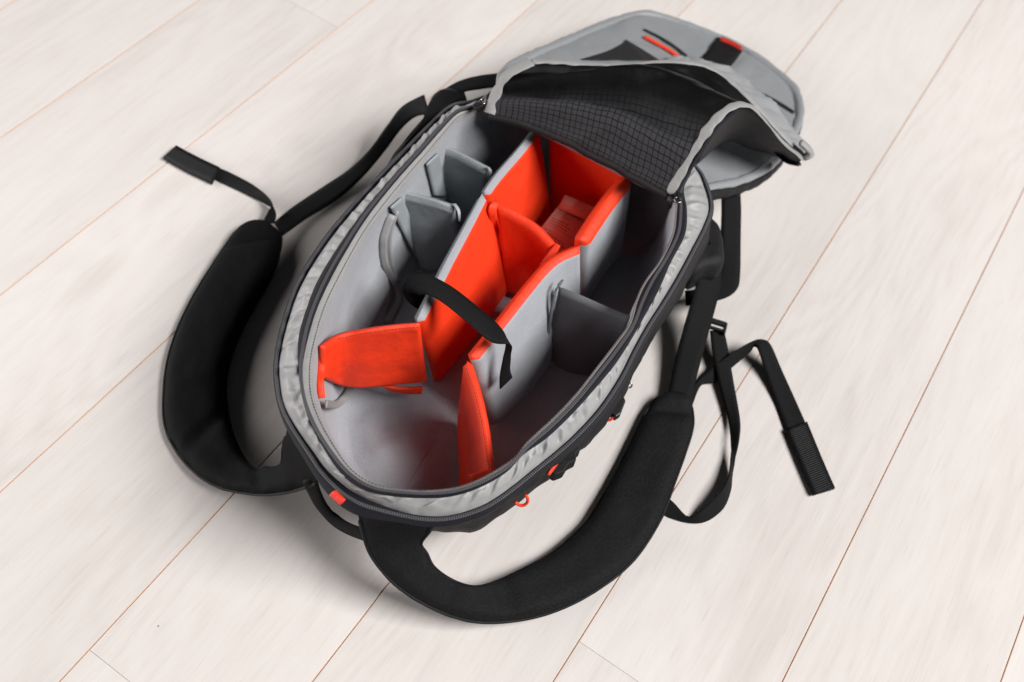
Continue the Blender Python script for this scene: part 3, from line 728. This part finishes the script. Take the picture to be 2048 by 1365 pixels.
# ------------------------------------------------------------------ shoulder straps
def pad(name, L, R, T, m, parent, n=110, k=18, label=None, zb=0.0, creases=()):
    A = cr(PP(L), n); B = cr(PP(R), n); top = []; bot = []
    for j in range(k+1):
        s = j/k; rt, rb_ = [], []
        pr = (max(0, 1-abs(2*s-1)**5.0))**0.5
        for i, (a, b) in enumerate(zip(A, B)):
            u = i/(n-1); p = a.lerp(b, s)
            en = min(1, u/0.05, (1-u)/0.03); en = 0.35+0.65*math.sqrt(max(0, 1-(1-en)**2))
            cz = 1.0
            for cu, cw, cd_ in creases: cz -= cd_*math.exp(-((u-cu+0.03*(s-0.5))/cw)**2)
            h = T*pr*en*cz*(1+0.10*nz(p, 18, 3))
            w = (fnz(p, 20, 51)*0.0016)*pr
            if 0.55 < u < 0.97: p = p+(b-a).normalized()*(0.0022*nz(a, 75, 5)*(1-s))
            rt.append(p+Vector((0, 0, h*0.72+w))); rb_.append(p+Vector((0, 0, -h*0.28)))
        top.append(rt); bot.append(rb_)
    V1, F1, U1 = grid(top); V2, F2, U2 = grid(bot); o = len(V1)
    F = list(F1)+[tuple(x+o for x in reversed(f)) for f in F2]
    for i in range(n-1): F.append((i+1, i, i+o, i+1+o)); q = k*n+i; F.append((q, q+1, q+1+o, q+o))
    for j in range(k): F.append((j*n, (j+1)*n, (j+1)*n+o, j*n+o)); q = j*n+n-1; F.append((q+n, q, q+o, q+n+o))
    # swap UV so u runs along the strap
    o_ = mk(name, V1+V2, F, m, parent, U1+U2, label=label)
    for e in (A, B): tube('edge_piping', [q+Vector((0, 0, 0.0012)) for q in e[3:-3]], 0.0017, 0.0017, M_SHELL, o_, 160, 6, raw=True, wr=0.15)
    return o_
z0 = 0.007
padL = pad('shoulder_strap',
    [(510, 446, z0), (479, 459, z0), (452, 491, z0), (398, 575, z0), (360, 648, z0), (335, 724, z0), (327, 800, z0), (331, 856, z0), (354, 905, z0+0.002), (392, 948, z0+0.008), (436, 975, 0.022), (490, 988, 0.036), (544, 991, 0.056), (600, 980, 0.085), (645, 962, 0.128)],
    [(530, 446, z0), (550, 459, z0), (563, 480, z0), (553, 530, z0), (533, 575, z0), (490, 650, z0), (463, 714, z0), (452, 768, z0), (455, 824, z0+0.001), (468, 877, z0+0.005), (490, 920, 0.018), (511, 941, 0.030), (530, 937, 0.042), (550, 938, 0.056), (563, 928, 0.072), (566, 900, 0.095), (574, 858, 0.130)],
    0.018, M_PADCLOTH, BAG, label='padded black shoulder strap curving out by the plank joints on the shaded side', creases=((0.085, 0.012, 0.5), (0.60, 0.02, 0.25), (0.80, 0.018, 0.3), (0.9, 0.015, 0.35)))
padR = pad('shoulder_strap',
    [(1340, 789, z0), (1318, 795, z0), (1296, 817, z0), (1268, 872, z0), (1237, 935, z0), (1190, 1019, z0), (1161, 1058, z0), (1105, 1107, z0+0.002), (1050, 1138, z0+0.006), (994, 1164, 0.020), (948, 1175, 0.032), (905, 1162, 0.044), (868, 1136, 0.060), (853, 1108, 0.072), (842, 1089, 0.084), (858, 1066, 0.105), (872, 1044, 0.132)],
    [(1356, 789, z0), (1378, 802, z0), (1386, 845, z0), (1374, 895, z0), (1346, 974, z0), (1320, 1041, z0), (1272, 1115, z0), (1217, 1165, z0), (1142, 1210, z0+0.001), (1068, 1236, z0+0.003), (994, 1246, 0.016), (938, 1243, 0.024), (883, 1226, 0.034), (827, 1197, 0.048), (782, 1163, 0.062), (742, 1112, 0.08), (724, 1062, 0.105), (714, 1022, 0.138)],
    0.018, M_PAD, BAG, label='padded black mesh shoulder strap curving round the near end in the light', creases=((0.07, 0.012, 0.5), (0.64, 0.02, 0.3), (0.76, 0.016, 0.25), (0.84, 0.014, 0.3)))

# left webbing and its tail
ribbon('webbing', [(548, 446, 0.010), (590, 412, 0.006), (650, 372, 0.006), (700, 338, 0.012), (740, 298, 0.030), (775, 250, 0.055), (805, 213, 0.075), (848, 190, 0.100)],
       [(565, 472, 0.010), (612, 438, 0.005), (680, 395, 0.005), (730, 350, 0.010), (768, 305, 0.026), (800, 262, 0.050), (828, 236, 0.072), (858, 228, 0.098)], M_WEB, padL, 60, 0.0018, label='black webbing from the strap to the side of the bag')
ribbon('strap_tail', [(524, 446, 0.016), (536, 424, 0.018), (544, 410, 0.020), (533, 392, 0.016), (506, 370, 0.007), (460, 346, 0.003), (432, 334, 0.003)],
       [(548, 447, 0.014), (552, 435, 0.012), (548, 420, 0.006), (530, 408, 0.003), (490, 388, 0.002), (450, 369, 0.002), (418, 353, 0.002)], M_WEB, padL, 50, 0.0016, label='loose webbing tail lying on the floor')
ribbon('tail_end', [(440, 337, 0.005), (392, 314, 0.005), (353, 293, 0.005)], [(424, 368, 0.004), (370, 342, 0.004), (326, 317, 0.004)], M_WEBTIP, padL, 24, 0.0042, label='doubled end of the webbing tail')
# right webbing up to the wing
ribbon('webbing', [(1334, 798, 0.014), (1350, 720, 0.020), (1372, 640, 0.040), (1390, 580, 0.065), (1402, 530, 0.085)],
       [(1380, 806, 0.014), (1400, 730, 0.020), (1424, 640, 0.036), (1440, 575, 0.058), (1444, 515, 0.080)], M_WEB, padR, 50, 0.0018, label='black webbing from the strap up to the side wing')
ribbon('strap_tail', [(1376, 806, 0.006), (1388, 772, 0.004), (1424, 735, 0.010), (1466, 706, 0.022), (1500, 686, 0.028), (1524, 679, 0.030), (1541, 690, 0.026), (1562, 738, 0.010), (1590, 800, 0.003), (1614, 854, 0.003)],
       [(1384, 812, 0.004), (1402, 772, 0.003), (1430, 765, 0.003), (1466, 733, 0.006), (1500, 704, 0.012), (1506, 694, 0.020), (1516, 700, 0.024), (1532, 748, 0.010), (1552, 806, 0.003), (1575, 868, 0.003)], M_WEB, padR, 70, 0.0016, label='webbing tail folded over and lying on the pale planks')
ribbon('tail_end', [(1613, 845, 0.005), (1642, 916, 0.005), (1669, 978, 0.005)], [(1572, 861, 0.005), (1600, 930, 0.005), (1626, 991, 0.005)], M_WEBTIP, padR, 30, 0.0042, label='doubled ribbed end of the webbing tail')
# the twisting strap below the ladder lock
ribbon('lower_webbing', [(1420, 662, 0.020), (1424, 700, 0.016), (1438, 770, 0.008), (1456, 840, 0.006), (1462, 890, 0.008), (1458, 950, 0.016), (1440, 985, 0.018), (1412, 1010, 0.012), (1378, 1034, 0.003), (1345, 1004, 0.002), (1300, 965, 0.0015)],
       [(1448, 660, 0.020), (1456, 700, 0.016), (1468, 770, 0.010), (1480, 838, 0.012), (1478, 880, 0.016), (1465, 945, 0.004), (1460, 985, 0.003), (1442, 1022, 0.003), (1400, 1047, 0.002), (1340, 1036, 0.0015), (1280, 1000, 0.0015)], M_WEB, padR, 80, 0.0016, label='twisted webbing running from the ladder lock to under the strap')
# ladder lock buckle
lx = (P(1450, 650, .02)-P(1418, 640, .02)).normalized(); ly = Vector((-lx.y, lx.x, 0)); lz = Vector((0, 0, 1))
lc = P(1436, 646, 0.024)
bk = box('ladder_lock', lc, lx, ly, lz, 0.0095, 0.003, 0.003, M_PLASTIC, shell, 0.001, label='black ladder lock buckle on the lower strap')
for s in (-1, 1): box('buckle_side', lc+lx*(0.0095*s)-ly*0.006, lx, ly, lz, 0.0018, 0.008, 0.0034, M_PLASTIC, bk, 0.001)
box('buckle_bar', lc-ly*0.010, lx, ly, lz, 0.0095, 0.0018, 0.002, M_PLASTIC, bk, 0.0008)
# flat strap hanging from the lid and looping back under the bag
ribbon('compression_strap', [(1442, 372, 0.10), (1443, 420, 0.080), (1441, 480, 0.055), (1438, 540, 0.034), (1434, 566, 0.028), (1410, 578, 0.026), (1370, 582, 0.030)],
       [(1480, 374, 0.10), (1482, 420, 0.080), (1481, 480, 0.055), (1480, 552, 0.034), (1472, 582, 0.028), (1440, 600, 0.026), (1372, 612, 0.028)], M_WEB, shell, 60, 0.0018, label='flat black strap looping down beside the far end')
ribbon('compression_strap', [(884, 182, 0.12), (918, 163, 0.125), (960, 152, 0.13), (1012, 146, 0.135)], [(892, 200, 0.115), (925, 185, 0.12), (965, 178, 0.125), (1012, 172, 0.13)], M_WEB, shell, 30, 0.002, label='black strap running in under the lid')

# ------------------------------------------------------------------ shell attachments
def blob(name, outline, zc, hgt, m, parent, label=None, seed=0):
    C = cr(PP([(x, y, zc) for x, y in outline]), 48, True); c = Vector((0, 0, 0))
    for p in C: c += p/48
    rows = []
    for f, h in ((0.75, -1), (0.95, -0.6), (1.0, 0), (0.96, 0.45), (0.8, 0.8), (0.5, 0.96), (0.05, 1.0)):
        rows.append([c+(p-c)*f+Vector((0, 0, h*hgt*(1 if h > 0 else 2.2)+0.003*fnz(p*f, 25, seed))) for p in C])
    for r in rows:
        for p in r: p.z = max(0.002, p.z)
    return sheet(name, rows, m, parent, closed=True, label=label)
blob('side_pocket', [(905, 186), (870, 198), (858, 240), (822, 284), (778, 338), (759, 368), (754, 388), (774, 366), (830, 300), (880, 245), (935, 200)], 0.115, 0.022, M_SHELL, shell, 'black side pocket bulging beyond the rim', 3)
blob('side_wing', [(1408, 440), (1424, 446), (1438, 466), (1446, 520), (1440, 542), (1410, 548), (1380, 560), (1372, 540), (1392, 500)], 0.085, 0.016, M_SHELL, shell, 'black wing where the strap webbing is sewn on', 7)
# carry handle between the straps
ribbon('carry_handle', [(606, 966, 0.110), (618, 985, 0.085), (634, 1013, 0.066), (663, 1046, 0.056), (694, 1066, 0.060), (734, 1082, 0.075)],
       [(634, 960, 0.112), (640, 984, 0.092), (652, 1008, 0.074), (674, 1030, 0.064), (697, 1046, 0.068), (738, 1062, 0.082)], M_WEB, shell, 40, 0.004, wob=0.003, label='black carry handle between the shoulder straps')
tagL = PP([(662, 984, 0.150), (668, 982, 0.150)])
ribbon('red_tag', [(668, 982, 0.174), (678, 991, 0.174), (689, 1001, 0.174)], [(661, 989, 0.168), (671, 999, 0.168), (683, 1009, 0.168)], M_RED, shell, 10, 0.004, label='small red tag below the near rim')
ribbon('red_piping', [(1122, 910, 0.140), (1110, 926, 0.137), (1094, 948, 0.134)], [(1126, 912, 0.138), (1114, 929, 0.135), (1098, 951, 0.132)], M_RED, shell, 12, 0.003, label='red zip piping on the sunlit side')
# side release buckles and pulls on the lit side
def clutter(name, outline, z, t, m, label):
    C = PP([(x, y, z) for x, y in outline]); n = len(C)
    V = [p+Vector((0, 0, t/2)) for p in C]+[p-Vector((0, 0, t/2)) for p in C]
    F = [tuple(range(n)), tuple(reversed(range(n, 2*n)))]+[(i, n+i, n+(i+1) % n, (i+1) % n) for i in range(n)]
    o = mk(name, V, F, m, shell, [(v.x, v.y) for v in V], smooth=False, label=label)
    b = o.modifiers.new('bevel', 'BEVEL'); b.width = 0.0015; b.segments = 2
    return o
clutter('strap_buckle', [(1100, 952), (1122, 918), (1140, 896), (1158, 892), (1159, 906), (1150, 914), (1150, 928), (1134, 936), (1126, 950), (1108, 957)], 0.110, 0.016, M_SHELL, 'folded black compression buckle low on the lit side')
clutter('strap_buckle', [(1218, 828), (1236, 800), (1246, 798), (1250, 806), (1240, 832), (1230, 839)], 0.100, 0.010, M_PLASTIC, 'black side release buckle hanging on the lit side')
tube('zip_pull', [(1244, 800, 0.100), (1250, 786, 0.100), (1256, 776, 0.100)], 0.0012, 0.0012, M_METAL, shell, 12, 6, label='metal zip pull on the lit side')
def torus(name, c, ax, ay, R, rr, m, parent, label=None, a0=0, a1=2*math.pi, n=28):
    pts = [c+ax*(R*math.cos(a0+(a1-a0)*i/n))+ay*(R*math.sin(a0+(a1-a0)*i/n)) for i in range(n+1)]
    cl = abs(a1-a0-2*math.pi) < 1e-3
    return tube(name, pts[:-1] if cl else pts, rr, rr, m, parent, 48, 8, cl, up=Vector((0.13, 0.21, 0.97)), raw=True, label=label)
X, Y = Vector((1, 0, 0)), Vector((0, 0.6, 0.8))
torus('zip_pull', P(1259, 771, 0.10), X, Y, 0.0026, 0.0009, M_METAL, shell)
torus('cord_loop', P(1043, 1000, 0.100), X, Y, 0.0062, 0.0016, M_ORANGE, shell, 'orange cord loop below the rim', -2.9, 1.2)
torus('cord_loop', P(1217, 834, 0.100), X, Y, 0.0040, 0.0014, M_ORANGE, shell, None, -3.0, 0.2)
# zip sliders at both ends of the zip
def slider(px, py, z, d, parent):
    c = P(px, py, z); d = d.normalized(); s = d.cross(Vector((0, 0, 1))).normalized()
    o = box('zip_slider', c, d, s, Vector((0, 0, 1)), 0.0062, 0.0040, 0.0024, M_PLASTIC, parent, 0.001, label='zip slider at the end of the opening')
    box('slider_bridge', c+Vector((0, 0, 0.0036)), d, s, Vector((0, 0, 1)), 0.0045, 0.0013, 0.0012, M_PLASTIC, o, 0.0006)
    torus('slider_ring', c+d*0.006+Vector((0, 0, 0.003)), d, s, 0.0036, 0.0009, M_METAL, o)
slider(957, 212, 0.191, P(990, 190, .19)-P(940, 220, .19), shell)
slider(1356, 396, 0.191, P(1350, 430, .19)-P(1358, 385, .19), shell)
tube('sleeve_zip', [(958, 210, 0.190), (975, 194, 0.192), (992, 178, 0.190), (1004, 160, 0.190)], 0.0035, 0.0022, M_TEETH, lid, 30, 6)
print('built', len(bpy.data.objects))
